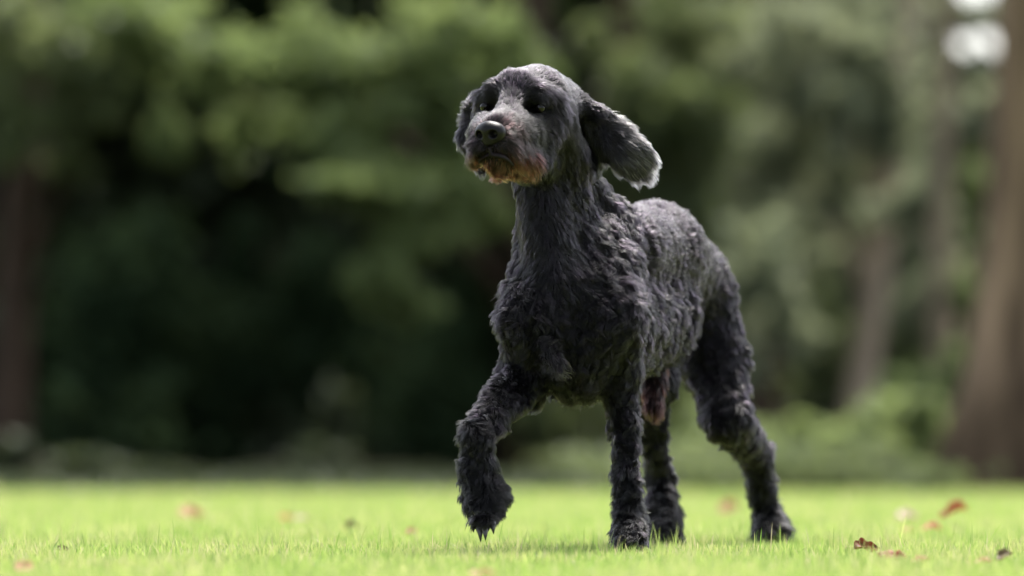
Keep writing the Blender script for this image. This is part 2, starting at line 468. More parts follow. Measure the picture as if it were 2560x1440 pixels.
def make_strands(name, root, nrm, reg, radius, parent, seed, npts=7, clump_mm=7.0, clump=0.6, wlen=0.023):
    g = np.random.default_rng(seed)
    n = len(root)
    comb = reg['comb']
    tan = unit(comb - (comb * nrm).sum(1, keepdims=True) * nrm)
    side = np.cross(nrm, tan)
    L = reg['len'] * g.uniform(0.7, 1.15, n) * (1 + 0.18 * smooth_noise(root, 0.02, seed + 3))
    lift = np.clip(reg['lift'] * g.uniform(0.7, 1.3, n) + 0.05 * smooth_noise(root, 0.025, seed + 4) * reg['lump'], 0.05, 0.9)
    d0 = unit(tan * (1 - lift)[:, None] + nrm * lift[:, None] + g.normal(size=(n, 3)) * 0.07)
    ph1 = smooth_noise(root, 0.035, seed + 5) * 2.2; ph2 = smooth_noise(root, 0.035, seed + 6) * 2.2
    am = reg['wave'] * (1 + 0.3 * g.normal(size=n))
    t = np.linspace(0, 1, npts)
    pts = np.zeros((n, npts, 3))
    for j, tt in enumerate(t):
        s = L * tt
        bend = (tan * 1.0 - nrm * 0.35) * (0.45 * s * tt)[:, None]       # hair droops back onto the coat
        w1 = np.sin(2 * np.pi * s / wlen + ph1) - np.sin(ph1)
        w2 = np.cos(2 * np.pi * s / wlen + ph2) - np.cos(ph2)
        pts[:, j] = root + d0 * s[:, None] + bend + side * (am * w1)[:, None] * (0.3 + 0.7 * tt) + nrm * (am * 0.5 * np.abs(w2))[:, None] * tt
    # locks: pull the hairs towards guides
    ng = max(8, int(n * 1.0 / max(1, LOCK)))
    gi = g.choice(n, ng, replace=False)
    kd = kdtree.KDTree(ng)
    for q, i in enumerate(gi): kd.insert(root[i], q)
    kd.balance()
    near = np.fromiter((kd.find(r)[1] for r in root), dtype=np.int64, count=n)
    G = gi[near]
    cl = clump * np.clip(0.7 + 0.5 * g.normal(size=n) * 0.5, 0, 1)
    for j, tt in enumerate(t):
        c = (cl * tt ** 1.3)[:, None] * 0.9
        target = pts[G, j] if j else pts[:, 0]
        pts[:, j] = pts[:, j] * (1 - c) + target * c if j else pts[:, j]
    rad = radius * g.uniform(0.75, 1.25, n)
    cu = bpy.data.hair_curves.new(name)
    cu.add_curves([npts] * n)
    base = np.array(parent.location)
    cu.attributes['position'].data.foreach_set('vector', (pts - base).astype(np.float32).ravel())
    ra = cu.attributes.get('radius') or cu.attributes.new('radius', 'FLOAT', 'POINT')
    prof = np.array([1.0, 1.0, 0.95, 0.85, 0.7, 0.5, 0.2]) if npts == 7 else np.linspace(1, 0.2, npts)
    ra.data.foreach_set('value', (rad[:, None] * prof[None]).astype(np.float32).ravel())
    ca = cu.attributes.new('tint', 'FLOAT_COLOR', 'CURVE')
    c = np.ones((n, 4), np.float32)
    v = np.exp((0.85 if seed == 200 else 0.5) * g.normal(size=n) - 0.15 + 0.15 * smooth_noise(root, 0.03, seed + 8))
    lockv = np.exp(0.45 * g.normal(size=n))
    tint = reg['tint'] * (v * lockv[G])[:, None]
    salt = g.random(n) < (0.16 if seed == 200 else 0.07)
    tint[salt] = tint[salt] * 2.5 + 0.008
    c[:, :3] = np.clip(tint, 0.003, 0.8)
    ca.data.foreach_set('color', c.ravel())
    cu.materials.append(hairm)
    o = bpy.data.objects.new(name, cu); col.objects.link(o); o.parent = parent
    return o

LOCK = 8
tri = np.concatenate([Q[:, [0, 1, 2]], Q[:, [0, 2, 3]]])
p0, p1, p2 = V[tri[:, 0]], V[tri[:, 1]], V[tri[:, 2]]
area = 0.5 * np.linalg.norm(np.cross(p1 - p0, p2 - p0), axis=1)
cen = (p0 + p1 + p2) / 3
rt = region(cen)
wgt = area * rt['dens']
NH = int(os.environ.get('NH', 330000))
ti = rng.choice(len(tri), NH, p=wgt / wgt.sum())
u = rng.random((NH, 2)); fl = u.sum(1) > 1; u[fl] = 1 - u[fl]
root = p0[ti] + u[:, :1] * (p1[ti] - p0[ti]) + u[:, 1:] * (p2[ti] - p0[ti])
w0 = 1 - u.sum(1)
nrm = unit(Nv[tri[ti, 0]] * w0[:, None] + Nv[tri[ti, 1]] * u[:, :1] + Nv[tri[ti, 2]] * u[:, 1:])
reg = region(root)
# keep hair off the nose pad, the eyeballs and the mouth line
EYES = [P(1350, 270, 9.241), P(1213, 267, 9.266)]
keep = np.linalg.norm((root - NOSE) * np.array((1, .6, 1)), axis=1) > 0.019
for e in EYES: keep &= np.linalg.norm(root - e, axis=1) > 0.0088
SQ = np.array((1, .35, 1))
mdist = np.min(np.stack([cone_dist(root * SQ, P(*a_) * SQ, P(*b_) * SQ, 0, 0) for a_, b_ in MOUTH]), 0)
mk = np.clip((mdist - 0.0055) / 0.006, 0, 1)
reg['tint'] = reg['tint'] * mk[:, None] + BLACK * (1 - mk[:, None]); reg['len'] = reg['len'] * (0.3 + 0.7 * mk)  # dark gap of the mouth cleft put into the tint, hair shortened
for e in EYES:
    de = np.linalg.norm(root - e, axis=1)
    reg['len'] = reg['len'] * np.clip(0.45 + (de - 0.011) / 0.02, 0.45, 1)
def spot(px, py, Y, r0, r1):
    return np.clip(1 - (np.linalg.norm((root - P(px, py, Y)) * np.array((1, .6, 1)), axis=1) - r0) / (r1 - r0), 0, 1)
reg['len'] = reg['len'] * (1 - .6 * spot(1235, 374, 9.1, .018, .03))
def blend(c, w):
    reg['tint'] = reg['tint'] * (1 - w[:, None]) + c * w[:, None]
zz = root[:, 2]
blend(BLACK, np.maximum.reduce([spot(1336, 232, 9.24, .008, .024), spot(1348, 258, 9.24, .012, .026),  spot(1222, 232, 9.26, .006, .018), spot(1212, 258, 9.26, .010, .022)]))
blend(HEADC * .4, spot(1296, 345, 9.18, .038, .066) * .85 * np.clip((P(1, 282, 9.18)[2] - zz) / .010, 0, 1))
blend(BROWN, spot(1255, 352, 9.14, .030, .058) * .9 * np.clip((P(1, 268, 9.14)[2] - zz) / .012, 0, 1))
wt = np.clip((P(1, 368, 9.14)[2] - zz) / .022, 0, 1) * np.maximum(spot(1240, 400, 9.14, .028, .05), spot(1310, 405, 9.18, .026, .042))
blend(TAN * .3, wt * np.clip(.75 + .25 * smooth_noise(root, .02, 61), 0, 1))
for a_, b_ in (((1203, 392, 9.11), (1206, 428, 9.13)), ((1272, 400, 9.10), (1284, 430, 9.14))):  # gaps beside the chin: shade painted into the hair tint
    blend(BLACK, np.clip(1 - (cone_dist(root * np.array((1, .4, 1)), P(*a_) * np.array((1, .4, 1)), P(*b_) * np.array((1, .4, 1)), 0, 0) - .003) / .006, 0, 1) * .85)
blend(GREY * .35, spot(1404, 922, 9.256, .002, .009))
low = np.clip((P(1, 1290, 9.14)[2] - zz) / .012, 0, 1) * (root[:, 0] < 0.0)
reg['len'] = reg['len'] * (1 - .55 * low)
# greyer tip and painted backlit edge of the ear, lighter sunlit crown, brown towards the nose

dR = np.min(np.stack([pr.dist(root) for pr in attr_prims if pr.at is eara]), 0) < 0.006
tt = np.clip(((root - ER0) @ ear_ax) / np.linalg.norm(ER1 - ER0), 0, 1.2)
up = (root - ER0) @ ear_up
g_ear = np.clip(0.55 * np.clip(tt - .45, 0, 1) + np.clip((up - .006) / 0.03, 0, 1) * 0.22, 0, 1) * dR
reg['tint'] = reg['tint'] * (1 - g_ear[:, None]) + GREY * g_ear[:, None]
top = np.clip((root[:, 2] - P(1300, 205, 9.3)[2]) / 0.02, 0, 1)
reg['tint'] = reg['tint'] * (1 + 0.8 * top[:, None])  # sun on the crown put into the tint
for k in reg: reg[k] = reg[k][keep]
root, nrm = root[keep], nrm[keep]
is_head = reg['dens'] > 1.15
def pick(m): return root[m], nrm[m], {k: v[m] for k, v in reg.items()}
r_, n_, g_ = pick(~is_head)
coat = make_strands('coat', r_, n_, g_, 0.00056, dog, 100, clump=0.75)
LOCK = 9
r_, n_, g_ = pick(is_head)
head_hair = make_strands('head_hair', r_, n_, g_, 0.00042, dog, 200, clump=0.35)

# nose pad with nostrils
def nose_part():
    f1 = HEADDIR; r1 = unit(np.cross(f1, np.array((0, 0, 1.0)))) * -1   # r1 points to the picture's right
    r1 = unit(np.array((0.87, -0.50, 0.0))); f1 = unit(np.array((-0.50, -0.87, -0.10)))
    upv = np.array((0, 0, 1.0))
    c = P(1226, 337, 9.105)
    ps = []
    def add(off, r, k=0.006, sub=False, off2=None, r2=None):
        q_ = 1.10; off = tuple(v_ * q_ for v_ in off); r = r * q_; off2 = None if off2 is None else tuple(v_ * q_ for v_ in off2); r2 = None if r2 is None else r2 * q_
        a = c + r1 * off[0] + f1 * off[1] + upv * off[2]
        b = a + upv * 1e-4 if off2 is None else c + r1 * off2[0] + f1 * off2[1] + upv * off2[2]
        ps.append(Prim(a, b, r, r if r2 is None else r2, k, None, sub))
    add((-0.009, 0, 0.003), .0150); add((0.009, 0, 0.003), .0150)
    add((0, 0.004, 0.006), .0145); add((0, 0.002, -0.010), .011, off2=(0, -0.002, -0.020), r2=.005)
    add((-0.0108, 0.018, 0.000), .0070, .003, True, (-0.0125, 0.008, 0.002), .005)
    add((0.0108, 0.018, 0.000), .0070, .003, True, (0.0125, 0.008, 0.002), .005)
    add((-0.017, 0.013, -0.0045), .0022, .002, True, (-0.009, 0.017, -0.002), .003)
    add((0.017, 0.013, -0.0045), .0022, .002, True, (0.009, 0.017, -0.002), .003)
    add((0, 0.0195, 0.000), .0012, .002, True, (0, 0.014, -0.022), .0012)
    lo_ = c - 0.04; hi_ = c + 0.04
    f = sdf_grid(ps, lo_, hi_, 0.0008)
    v, q = surface_nets(f, lo_, 0.0008)
    m, n, l, out = new_mat('nose_leather')
    b = n.new('ShaderNodeBsdfPrincipled'); b.inputs['Base Color'].default_value = (0.003, 0.0026, 0.003, 1)
    b.inputs['Roughness'].default_value = 0.36; b.inputs['Specular IOR Level'].default_value = 0.14
    vo = n.new('ShaderNodeTexVoronoi'); vo.inputs['Scale'].default_value = 900
    tc = n.new('ShaderNodeTexCoord'); bp = n.new('ShaderNodeBump'); bp.inputs['Strength'].default_value = 0.35; bp.inputs['Distance'].default_value = 0.0006
    l.new(tc.outputs['Object'], vo.inputs['Vector']); l.new(vo.outputs['Distance'], bp.inputs['Height']); l.new(bp.outputs[0], b.inputs['Normal'])
    l.new(b.outputs[0], out.inputs[0])
    mesh_from('nose', v, q, m, parent=dog, loc=c)
nose_part()

def uv_ball(c, r, nu=24, nv=16, sc=(1, 1, 1)):
    vs, fs = [], []
    for i in range(nv + 1):
        a = math.pi * i / nv
        for j in range(nu):
            b = 2 * math.pi * j / nu
            vs.append((c[0] + sc[0] * r * math.sin(a) * math.cos(b), c[1] + sc[1] * r * math.sin(a) * math.sin(b), c[2] + sc[2] * r * math.cos(a)))
    for i in range(nv):
        for j in range(nu):
            fs.append((i * nu + j, i * nu + (j + 1) % nu, (i + 1) * nu + (j + 1) % nu, (i + 1) * nu + j))
    return np.array(vs), np.array(fs)
eye_m, n, l, out = new_mat('wet_dark_eye')
b = n.new('ShaderNodeBsdfPrincipled'); b.inputs['Base Color'].default_value = (0.004, 0.003, 0.003, 1)
b.inputs['Roughness'].default_value = 0.05; b.inputs['Specular IOR Level'].default_value = 0.22
l.new(b.outputs[0], out.inputs[0])
for e in EYES:
    v, q = uv_ball(e, 0.0084)
    mesh_from('eye', v, q, eye_m, parent=dog, loc=e)

def lip_part():
    pts = []
    for line in (((1222, 368), (1225, 377), (1227, 386), (1243, 388), (1259, 393), (1273, 402), (1284, 414)),
                 ((1227, 386), (1213, 389), (1202, 396), (1197, 408))):
        ps = []
        for (x, y) in line:
            p = P(x, y, 9.12)
            m = (np.abs(V[:, 0] - p[0]) < .005) & (np.abs(V[:, 2] - p[2]) < .005)
            yy = V[m, 1].min() if m.any() else 9.10
            ps.append(P(x, y, yy - 0.0030))
        pts.append(np.array(ps))
    vs, fs, off = [], [], 0
    for ps in pts:
        k = len(ps); r = 0.0030 * np.sin(np.linspace(.5, math.pi - .25, k)) + .0008
        for i in range(k):
            for j in range(8):
                a = 2 * math.pi * j / 8
                vs.append(ps[i] + np.array((math.cos(a) * r[i] * .8, math.sin(a) * r[i] * 1.8, math.sin(a + .8) * r[i])))
        for i in range(k - 1):
            for j in range(8):
                fs.append((off + i * 8 + j, off + i * 8 + (j + 1) % 8, off + (i + 1) * 8 + (j + 1) % 8, off + (i + 1) * 8 + j))
        off += k * 8
    m = solid_mat('lip_skin', (0.003, 0.002, 0.002), (0.007, 0.004, 0.004), scale=80, rough=0.6, spec=0.1)
    mesh_from('lip', np.array(vs), np.array(fs), m, parent=dog, loc=pts[0][0])
lip_part()

def claw(a, b_, c_, r):
    """a bent tapering claw through three points"""
    vs, fs, ns, nr = [], [], 9, 10
    for i in range(ns):
        t = i / (ns - 1)
        p = a * (1 - t) ** 2 + 2 * b_ * t * (1 - t) + c_ * t * t
        rr = r * (1 - t ** 1.6) + 0.0003
        for j in range(nr):
            an = 2 * math.pi * j / nr
            vs.append(p + np.array((math.cos(an) * rr, math.sin(an) * rr, 0)))
    for i in range(ns - 1):
        for j in range(nr):
            fs.append((i * nr + j, i * nr + (j + 1) % nr, (i + 1) * nr + (j + 1) % nr, (i + 1) * nr + j))
    return np.array(vs), np.array(fs)
claw_m = solid_mat('claw_horn', (0.012, 0.011, 0.012), (0.03, 0.027, 0.028), scale=120, rough=0.35, spec=0.5)
for (x, y, Y, dx, ln) in ((1198, 1312, 9.115, 4, 44), (1212, 1314, 9.11, 2, 38), (1230, 1302, 9.12, 4, 34), (1181, 1298, 9.13, 3, 34),
                          (1556, 1378, 9.31, -1, 22), (1572, 1381, 9.30, 0, 22), (1590, 1381, 9.30, 1, 22), (1604, 1378, 9.31, 2, 20),
                          (1912, 1362, 10.17, 0, 20), (1928, 1364, 10.16, 0, 20), (1944, 1361, 10.17, 1, 20),
                          (1645, 1366, 9.88, 0, 20), (1660, 1368, 9.87, 0, 20), (1675, 1366, 9.88, 0, 20)):
    a, c_ = P(x, y, Y), P(x + dx, y + ln, Y - 0.012)
    if c_[2] < 0.002: c_[2] = 0.002
    b_ = (a + c_) / 2 + np.array((0, -0.006, 0.002))
    v, q = claw(a, b_, c_, 0.0058)
    mesh_from('claw', v, q, claw_m, parent=dog, loc=a)

# ------------------------------------------------------------------ ground
def sheet(name, x0, x1, y0, y1, z, mat, nx=60, ny=60, bump=0.0):
    xs = np.linspace(x0, x1, nx); ys = np.linspace(y0, y1, ny)
    X, Y = np.meshgrid(xs, ys, indexing='ij')
    Z = np.full_like(X, z)
    v = np.stack([X, Y, Z], -1).reshape(-1, 3)
    i = np.arange(nx - 1)[:, None] * ny + np.arange(ny - 1)[None]
    i = i.ravel()
    q = np.stack([i, i + ny, i + ny + 1, i + 1], 1)
    o = mesh_from(name, v, q, mat); tag(o, kind='structure'); return o
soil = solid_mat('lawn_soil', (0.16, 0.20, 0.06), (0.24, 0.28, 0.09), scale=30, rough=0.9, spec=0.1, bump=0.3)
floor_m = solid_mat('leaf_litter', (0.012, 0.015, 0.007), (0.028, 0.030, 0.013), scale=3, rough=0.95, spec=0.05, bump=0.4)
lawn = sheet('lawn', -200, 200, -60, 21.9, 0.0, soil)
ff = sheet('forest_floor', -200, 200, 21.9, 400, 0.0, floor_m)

def grass():
    g = np.random.default_rng(11)
    bands = [(5.6, 8.2, 8000, 1.0), (8.2, 11.0, 21000, 1.0), (11.0, 15.0, 3800, 1.5), (15.0, 22.0, 1800, 2.2)]
    Vs, Fs, Cs, off = [], [], [], 0
    for (y0, y1, den, sc) in bands:
        half = lambda y: y * 0.09 + 0.55
        hw = half(y1)
        n = int(den * 2 * hw * (y1 - y0))
        y = g.uniform(y0, y1, n); x = g.uniform(-hw, hw, n)
        m = np.abs(x) < half(y); x, y = x[m], y[m]; n = len(x)
        p = np.stack([x, y, np.zeros(n)], 1)
        patch = smooth_noise(p, 0.35, 21); fine = smooth_noise(p, 0.06, 22)
        hgt = np.clip(0.020 + 0.004 * patch + 0.003 * fine + 0.005 * g.normal(size=n), 0.010, 0.05)
        tall = g.random(n) < 0.022; hgt[tall] *= g.uniform(1.5, 2.3, tall.sum())
        az = g.uniform(0, 2 * np.pi, n); lean = np.abs(g.normal(0, 0.42, n)) + 0.05
        lean[tall] *= 0.6
        dirv = np.stack([np.cos(az), np.sin(az), 0 * az], 1)
        wa = g.uniform(0, np.pi, n); wv = np.stack([np.cos(wa), np.sin(wa), 0 * wa], 1)
        w = g.uniform(0.0005, 0.0012, n) * sc
        def pt(t):
            return p + dirv * (hgt * lean * t ** 1.6)[:, None] + np.array((0, 0, 1.0)) * (hgt * t * (1 - 0.25 * lean * t))[:, None]
        b0, b1, b2, b3 = pt(0), pt(0.4), pt(0.75), pt(1.0)
        v = np.stack([b0 - wv * w[:, None], b0 + wv * w[:, None], b1 - wv * w[:, None] * .9, b1 + wv * w[:, None] * .9,
                      b2 - wv * w[:, None] * .6, b2 + wv * w[:, None] * .6, b3 - wv * w[:, None] * .08, b3 + wv * w[:, None] * .08], 1)
        i = off + 8 * np.arange(n)[:, None]
        q = np.stack([i + 0, i + 1, i + 3, i + 2, i + 2, i + 3, i + 5, i + 4, i + 4, i + 5, i + 7, i + 6], 2).reshape(-1, 4)
        base = np.array((0.215, 0.325, 0.085)); yel = np.array((0.36, 0.395, 0.175)); drk = np.array((0.11, 0.20, 0.045)); straw = np.array((0.42, 0.38, 0.27))
        a = np.clip(0.35 + 0.35 * patch + 0.3 * g.normal(size=n), 0, 1)[:, None]
        c = base * (1 - a) + yel * a
        dk = (g.random(n) < 0.15)[:, None]; c = np.where(dk, drk * g.uniform(.8, 1.3, (n, 1)), c)
        st = (g.random(n) < 0.08 + 0.05 * (patch > 1))[:, None]; c = np.where(st, straw, c)
        Vs.append(v.reshape(-1, 3)); Fs.append(q); Cs.append(np.repeat(c, 8, 0)); off += 8 * n
    gm = leaf_mat('grass_blade', None, None, transl=0.5, attr=True, rough=0.5, coat=0.25)
    o = mesh_from('grass', np.concatenate(Vs), np.concatenate(Fs), gm, colors=np.concatenate(Cs))
    tag(o, 'short bright green lawn grass', 'grass', kind='stuff')
grass()

# ------------------------------------------------------------------ fallen leaves on the lawn
def fallen_leaf(px, py, size, mat, label, lift=0.012, curl=0.9, tilt=0.5, rot=0.0, seed=0, long_=1.0):
    """a dry lobed leaf, curled about its midrib, resting on the grass tips; size in metres"""
    g = np.random.default_rng(seed)
    c = ground(px, py) + np.array((0, 0, lift))
    nu, nv = 17, 11
    vs = np.zeros((nu, nv, 3))
    for i in range(nu):
        t = i / (nu - 1)
        w = (math.sin(math.pi * t ** 0.8) ** 0.7) * (0.34 + 0.16 * abs(math.sin(t * 9.0 + seed))) if 0 < t < 1 else 0.0
        for j in range(nv):
            s = (j / (nv - 1) - 0.5) * 2
            x = (t - 0.5) * long_
            th = s * curl * 1.3
            y = w * math.sin(th) / max(curl * 1.3, .2)
            z = w * (1 - math.cos(th)) / max(curl * 1.3, .2) + 0.12 * math.sin(t * 5 + seed) * curl + 0.05 * math.sin(7 * t + 3 * s)
            vs[i, j] = (x, y, z)
    v = vs.reshape(-1, 3) * size
    cr, sr = math.cos(rot), math.sin(rot)
    v = v @ np.array(((cr, sr, 0), (-sr, cr, 0), (0, 0, 1)))
    ct, st = math.cos(tilt), math.sin(tilt)
    v = v @ np.array(((1, 0, 0), (0, ct, st), (0, -st, ct)))
    v[:, 2] -= v[:, 2].min()
    i = (np.arange(nu - 1)[:, None] * nv + np.arange(nv - 1)[None]).ravel()
    q = np.stack([i, i + nv, i + nv + 1, i + 1], 1)
    o = mesh_from('fallen_leaf', v + c, q, mat, loc=c)
    sm = o.modifiers.new('thickness', 'SOLIDIFY'); sm.thickness = 0.0006
    tag(o, label, 'leaf', 'dry leaves fallen on the lawn')
    # stalk
    a = v[(nv // 2)] + c
    d = unit(np.array((-cr, -sr, 0.0)))
    vv, ff_ = claw(a, a + d * size * .15 + np.array((0, 0, .004)), a + d * size * 0.35, 0.0009)
    mesh_from('stem', vv, ff_, mat, parent=o, loc=a)
    return o
rust = leaf_mat('leaf_rust', (0.16, 0.030, 0.016), (0.30, 0.07, 0.03), 0.3, scale=30)
rustl = leaf_mat('leaf_light_rust', (0.34, 0.11, 0.055), (0.46, 0.18, 0.10), 0.3, scale=30)
dkred = leaf_mat('leaf_dark_red', (0.07, 0.014, 0.008), (0.30, 0.06, 0.02), 0.25, scale=40)
orange = leaf_mat('leaf_orange', (0.42, 0.22, 0.13), (0.50, 0.30, 0.18), 0.35, scale=25)
palep = leaf_mat('leaf_pale', (0.40, 0.30, 0.24), (0.50, 0.36, 0.28), 0.3, scale=25)
ochre = leaf_mat('leaf_ochre', (0.45, 0.26, 0.08), (0.55, 0.34, 0.12), 0.35, scale=25)
dry = leaf_mat('leaf_dry_brown', (0.10, 0.07, 0.03), (0.16, 0.11, 0.05), 0.2, scale=25)
fallen_leaf(2168, 1408, 0.046, dkred, 'dark red brown curled leaf standing up in the grass right of the dog', .016, 1.1, 0.5, 0.3, 1)
fallen_leaf(2232, 1424, 0.046, rust, 'rust brown flat leaf lying just beside the dark red curled leaf', .014, 0.5, 0.3, -0.3, 2)
fallen_leaf(2300, 1430, 0.032, orange, 'small pale orange leaf scrap beside the rust brown flat leaf', .014, 0.5, 0.2, 0.4, 3)
fallen_leaf(2385, 1342, 0.060, rustl, 'large blurred orange red leaf, peaked upwards, far right on the lawn', .040, 1.2, 0.2, 0.2, 4)
fallen_leaf(2330, 1352, 0.040, rustl, 'low orange red leaf touching the left side of the large peaked one', .022, 0.5, 0.3, -0.1, 5)
fallen_leaf(2268, 1326, 0.052, palep, 'pale pinkish leaf lying to the left behind the two orange red leaves', .025, 0.5, 0.4, 0.1, 6)
fallen_leaf(478, 1318, 0.058, orange, 'salmon pink leaf alone on the open lawn left of the dog', .025, 0.6, 0.5, 0.2, 7)
fallen_leaf(716, 1322, 0.035, ochre, 'ochre yellow leaf on the lawn in a pair with a pinkish one', .022, 0.6, 0.4, 0.5, 8)
fallen_leaf(752, 1324, 0.032, palep, 'faint pinkish leaf touching the ochre yellow leaf', .022, 0.5, 0.4, -0.5, 9)
fallen_leaf(1822, 1306, 0.052, orange, 'peach coloured leaf on the lawn between the dog\'s hind legs', .022, 0.5, 0.8, 0.2, 10)
fallen_leaf(1030, 1358, 0.024, orange, 'tiny pinkish leaf in the grass left of the raised paw', .018, 0.5, 0.6, 0.2, 11)
fallen_leaf(880, 1348, 0.030, dry, 'small olive brown curled leaf in the grass, left of the tiny pinkish leaf', .020, 1.0, 0.5, 0.4, 12)
fallen_leaf(158, 1404, 0.020, dry, 'tiny dark brown leaf bit at the far left in the sharp grass', .018, 0.9, 0.6, 0.4, 13)
fallen_leaf(62, 1452, 0.034, orange, 'reddish orange leaf low in the lower left corner', .012, 0.5, 0.5, 1.2, 14)
fallen_leaf(1205, 1462, 0.040, orange, 'orange leaf at the bottom edge of the lawn below the raised paw', .010, 0.5, 0.3, 0.1, 15)
fallen_leaf(2455, 1432, 0.030, orange, 'flat pale orange leaf scrap in the lower right grass, nearer the dog', .014, 0.4, 0.2, 0.1, 16)
fallen_leaf(2512, 1428, 0.028, dry, 'brown leaf scrap nearest the right edge of the lawn', .016, 0.8, 0.4, 0.6, 17)
fallen_leaf(1490 + 780, 1352, 0.026, orange, 'small pale orange leaf below the pinkish leaf, before the orange red pair', .018, 0.4, 0.3, 0.1, 18)

# ------------------------------------------------------------------ the wood behind the lawn
def tube(path, radii, nr=12, seed=0, rough=0.06):
    g = np.random.default_rng(seed)
    path = np.asarray(path, float); n = len(path)
    vs = []
    t = np.gradient(path, axis=0); t = unit(t)
    ref = np.array((1.0, 0.02, 0))
    for i in range(n):
        s = unit(np.cross(t[i], ref) if abs(t[i] @ ref) < .95 else np.cross(t[i], np.array((0, 1.0, 0))))
        b = np.cross(t[i], s)
        for j in range(nr):
            a = 2 * math.pi * j / nr
            rr = radii[i] * (1 + rough * math.sin(3 * a + seed) + rough * g.normal() * 0.5)
            vs.append(path[i] + (s * math.cos(a) + b * math.sin(a)) * rr)
    vs += [path[0], path[-1]]
    fs = [(i * nr + j, i * nr + (j + 1) % nr, (i + 1) * nr + (j + 1) % nr, (i + 1) * nr + j) for i in range(n - 1) for j in range(nr)]
    fs += [(n * nr, (j + 1) % nr, j, j) for j in range(nr)]
    fs = [f if f[2] != f[3] else f[:3] for f in fs]
    return np.array(vs), fs

def merge(parts):
    V_, F_, off = [], [], 0
    for v, f in parts:
        V_.append(v); F_ += [tuple(int(k) + off for k in x) for x in f]; off += len(v)
    return np.concatenate(V_), F_

def leaves_mesh(blobs, seed):
    """blobs: (centre, radii, count, leaf size). Leaves gather in sprays spread through each blob."""
    g = np.random.default_rng(seed)
    Vs, Fs, off = [], [], 0
    for c, r, n, s in blobs:
        c = np.array(c); r = np.array(r)
        ns = max(4, n // 45)
        sc = g.normal(size=(ns, 3)); sc = sc / np.linalg.norm(sc, axis=1)[:, None] * (g.random(ns) ** 0.5)[:, None]
        k = g.integers(0, ns, n)
        ctr = c + (sc[k] + g.normal(size=(n, 3)) * 0.17) * r
        ctr[:, 2] = np.maximum(ctr[:, 2], 0.03)
        nn = unit(g.normal(size=(n, 3)) + np.array((0, 0, 1.1)))
        a = unit(np.cross(nn, g.normal(size=(n, 3)))); b = np.cross(nn, a)
        L = (s * g.uniform(0.7, 1.3, n))[:, None]
        v = np.stack([ctr - a * L * .5, ctr + b * L * .32 + nn * L * .08, ctr + a * L * .5 - nn * L * .1, ctr - b * L * .32 + nn * L * .08], 1)
        i = off + 4 * np.arange(n)[:, None]
        Vs.append(v.reshape(-1, 3)); Fs.append(np.concatenate([i, i + 1, i + 2, i + 3], 1)); off += 4 * n
    return np.concatenate(Vs), np.concatenate(Fs)

bark_brown = solid_mat('bark_brown', (0.050, 0.034, 0.022), (0.22, 0.155, 0.10), scale=2.0, rough=0.9, spec=0.1, bump=0.6, stretch=(3, 3, .5))
bark_sunlit = solid_mat('bark_sunlit', (0.26, 0.20, 0.15), (0.36, 0.29, 0.22), scale=3, rough=0.9, spec=0.1, bump=0.5, stretch=(3, 3, .5))  # albedo raised to stand in for sunlight on the trunk
bark_grey = solid_mat('bark_grey', (0.15, 0.12, 0.085), (0.22, 0.175, 0.12), scale=3, rough=0.9, spec=0.1, bump=0.6, stretch=(3, 3, .5))
bark_dark = solid_mat('bark_dark', (0.030, 0.021, 0.015), (0.060, 0.040, 0.028), scale=3, rough=0.9, spec=0.1, bump=0.6, stretch=(3, 3, .5))
lf_fresh = leaf_mat('leaves_fresh', (0.12, 0.165, 0.070), (0.175, 0.225, 0.10), 0.6, scale=1.3)
lf_mid = leaf_mat('leaves_mid', (0.09, 0.12, 0.055), (0.14, 0.17, 0.085), 0.6, scale=1.3)
lf_grey = leaf_mat('leaves_greyish', (0.18, 0.21, 0.15), (0.25, 0.28, 0.205), 0.6, scale=1.1)  # greyish leaves, paled so that haze is part of the colour
lf_shade = leaf_mat('leaves_shaded', (0.045, 0.060, 0.032), (0.065, 0.082, 0.045), 0.4, scale=1.3)  # shade put into the leaf colour
lf_dark = leaf_mat('leaves_dark', (0.022, 0.038, 0.020), (0.036, 0.058, 0.028), 0.35, scale=1.3, coat=0.0, rough=0.9)  # albedo lowered to carry the shade of the hollow

def B(px, py, Y, rx, ry, n, s=0.075, rz=None):
    """a leafy bough seen at photo pixel (px, py), depth Y, half-sizes in pixels"""
    c = P(px, py, Y); k = Y / F
    return (c, (rx * k, (rz or rx) * k, ry * k), n, s)
def W(x, y, z, rx, ry, rz, n, s=0.2):
    return ((x, y, z), (rx, ry, rz), n, s)

